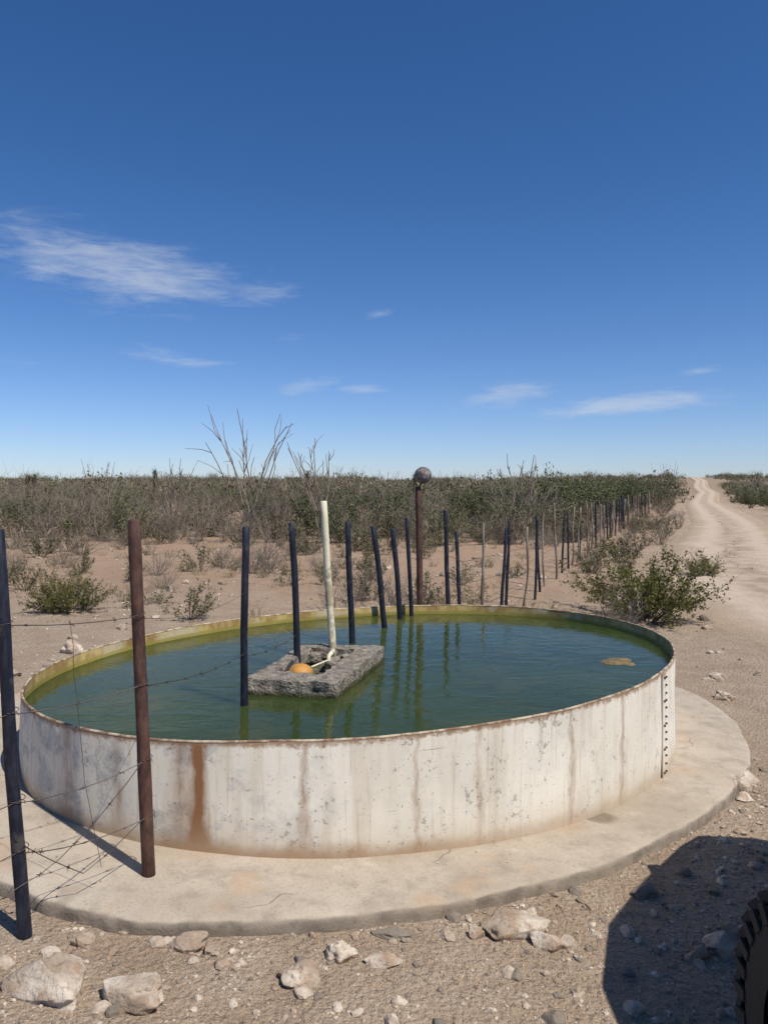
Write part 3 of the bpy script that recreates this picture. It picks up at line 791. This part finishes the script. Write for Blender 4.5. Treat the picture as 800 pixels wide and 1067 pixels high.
def yucca(seed):
    r=random.Random(seed); G=Geo(); G.tube([(0,0,-.2),(.05,0,1.1),(0,.03,1.9)],[.14,.12,.1],7,0,False)
    for i in range(150):
        hd=Vector((r.gauss(0,.05),r.gauss(0,.05),r.uniform(1.5,2.1))); v=rv(r).normalized(); v.z=abs(v.z)*1.1-.25; L=r.uniform(.35,.65); s=v.cross(Vector((0,0,1))).normalized()*.022
        G.face([tuple(hd-s),tuple(hd+s),tuple(hd+v*L)],1)
    return G.mesh('yucca',[m_twigd,m_leafd])
yu=[yucca(1),yucca(2)]
for x,y,s in[(-24,52,1.3),(-19,64,1.4),(-30,66,1.35),(3,75,1.4),(-8,80,1.45)]:
    inst(R.choice(yu),x,y,s,None,'yucca')
def ocotillo(seed,h,n,tilt):
    r=random.Random(seed); G=Geo()
    for i in range(n):
        az=6.283*(i+r.random()*.6)/n; ti=tilt*(.35+.65*r.random()); L=h*r.uniform(.7,1.05); d=Vector((math.cos(az)*math.sin(ti),math.sin(az)*math.sin(ti)*.7,math.cos(ti)))
        p=Vector((0,0,-.1)); P=[p.copy()]
        for k in range(9):
            d=(d+rv(r)*.08+Vector((0,0,.02))).normalized(); p=p+d*L/9; P.append(p.copy())
        G.tube(P,[.032*(1-.70*k/9) for k in range(10)],5,0,False)
        for q in range(5):
            j=r.randrange(3,9); dd=((P[j+1 if j<9 else j]-P[j-1]).normalized()+rv(r)*.32).normalized(); LL=L*r.uniform(.08,.25)
            Q=[P[j],P[j]+dd*LL*.5,P[j]+(dd+rv(r)*.2)*LL]; G.tube(Q,[.014,.011,.007],4,0,False)
    return G.mesh('ocotillo',[m_twig])
o1=ocotillo(5,4.4,8,.42); o2=ocotillo(9,3.4,11,.32); o3=ocotillo(12,2.9,10,.42)
for me_,x,y in[(o1,-4.5,26),(o2,-2.05,25),(o3,4.4,26),(o3,-8.2,30)]:
    o=bpy.data.objects.new('ocotillo',me_); o.location=(x,y,g(x,y)); o.rotation_euler=(0,0,R.uniform(-.3,.3)); col.objects.link(o)

# ------------------------------------------------------------------ sky, sun
EL,AZ=math.radians(57),math.radians(132)
w=bpy.data.worlds.new('World'); scene.world=w; w.use_nodes=True
T=NT(w.node_tree); bg=w.node_tree.nodes['Background']
sky=T.node('ShaderNodeTexSky',sky_type='NISHITA'); sky.sun_disc=False; sky.sun_elevation=EL; sky.sun_rotation=AZ
sky.altitude=1200; sky.air_density=1.0; sky.dust_density=0.6; sky.ozone_density=2.0
dirv=T.node('ShaderNodeTexCoord').outputs['Generated']
dx,dy,dz=T.sep(dirv)
az=T.math('MULTIPLY',T.math('ARCTAN2',dx,dy),57.2958); el=T.math('MULTIPLY',T.math('ARCSINE',dz),57.2958)
cmb=T.node('ShaderNodeCombineXYZ'); T.put(cmb.inputs[0],az); T.put(cmb.inputs[1],el)
def rotscale(ang,sx,sy):
    m=T.node('ShaderNodeMapping'); T.put(m.inputs[0],cmb.outputs[0]); m.inputs['Rotation'].default_value=(0,0,math.radians(ang)); m.inputs['Scale'].default_value=(sx,sy,1); return m.outputs[0]
nA=T.noise(rotscale(8,.16,.75),1.0,7,.64,.6); nB=T.noise(rotscale(-12,.35,2.0),1.0,6,.68,.4)
tex=T.math('ADD',T.math('MULTIPLY',nA,.72),T.math('MULTIPLY',nB,.42))
tot=None
for (a0,e0,ra,re,tilt,amp) in[(-18.5,14.9,9.8,2.6,-7,1.0),(-23.5,16.3,5,1.7,-5,.75),(-9.5,14.1,5.0,1.2,2,.65),(17.8,5.9,7.8,.9,4,.95),(9.0,6.7,4.2,1.1,8,.8),(-5.9,7.4,3.0,.7,10,.8),(-1.6,7.3,2.6,.45,2,.7),(-15.3,9.3,4.8,.9,-6,.65),(-.3,12.7,1.5,.5,12,.5),(22.3,8.0,2.4,.4,5,.6),(-6.8,11.0,2.8,.9,10,.4),(-25.5,8.4,2.5,.4,0,.5)]:
    ca,sa=math.cos(math.radians(tilt)),math.sin(math.radians(tilt))
    A_=T.math('SUBTRACT',az,a0); E_=T.math('SUBTRACT',el,e0)
    u=T.math('DIVIDE',T.math('ADD',T.math('MULTIPLY',A_,ca),T.math('MULTIPLY',E_,sa)),ra)
    v=T.math('DIVIDE',T.math('SUBTRACT',T.math('MULTIPLY',E_,ca),T.math('MULTIPLY',A_,sa)),re)
    r2=T.math('ADD',T.math('MULTIPLY',u,u),T.math('MULTIPLY',v,v))
    gss=T.math('MULTIPLY',T.math('EXPONENT',T.math('MULTIPLY',r2,-1.1)),amp)
    tot=gss if tot is None else T.math('MAXIMUM',tot,gss)
cl=T.ramp(T.math('MULTIPLY_ADD',tot,.56,tex),.72,1.34)
cl=T.math('MULTIPLY',cl,T.ramp(tot,.02,.35))
eg=T.math('POWER',T.math('MAXIMUM',dz,0.0),0.6)
tint=T.mix(T.ramp(eg,0.0,0.66),(.82,.91,1.20),(.36,.69,1.05))
skc=T.mix(1.0,sky.outputs[0],tint,'MULTIPLY')
cc=T.mix(T.math('MULTIPLY',cl,.70),skc,(6.0,6.5,7.3))
T.put(bg.inputs[0],cc); bg.inputs[1].default_value=0.102
sd=bpy.data.lights.new('sun','SUN'); sd.energy=5.0; sd.angle=math.radians(.53); sd.color=(1.0,.95,.87)
so=bpy.data.objects.new('sun',sd); col.objects.link(so)
tosun=Vector((math.sin(AZ)*math.cos(EL),math.cos(AZ)*math.cos(EL),math.sin(EL)))
so.rotation_euler=tosun.to_track_quat('Z','Y').to_euler(); so.location=(5,-5,20)

# ------------------------------------------------------------------ camera
cd=bpy.data.cameras.new('camera'); cam=bpy.data.objects.new('camera',cd); col.objects.link(cam)
cam.location=(0,0,1.6); cam.rotation_euler=(math.radians(90),0,0)
cd.sensor_fit='VERTICAL'; cd.sensor_height=36; cd.lens=802/1067*36; cd.shift_y=-25.5/1067
cd.clip_start=.05; cd.clip_end=9000
scene.camera=cam
scene.view_settings.view_transform='Standard'; scene.view_settings.look='None'; scene.view_settings.exposure=0
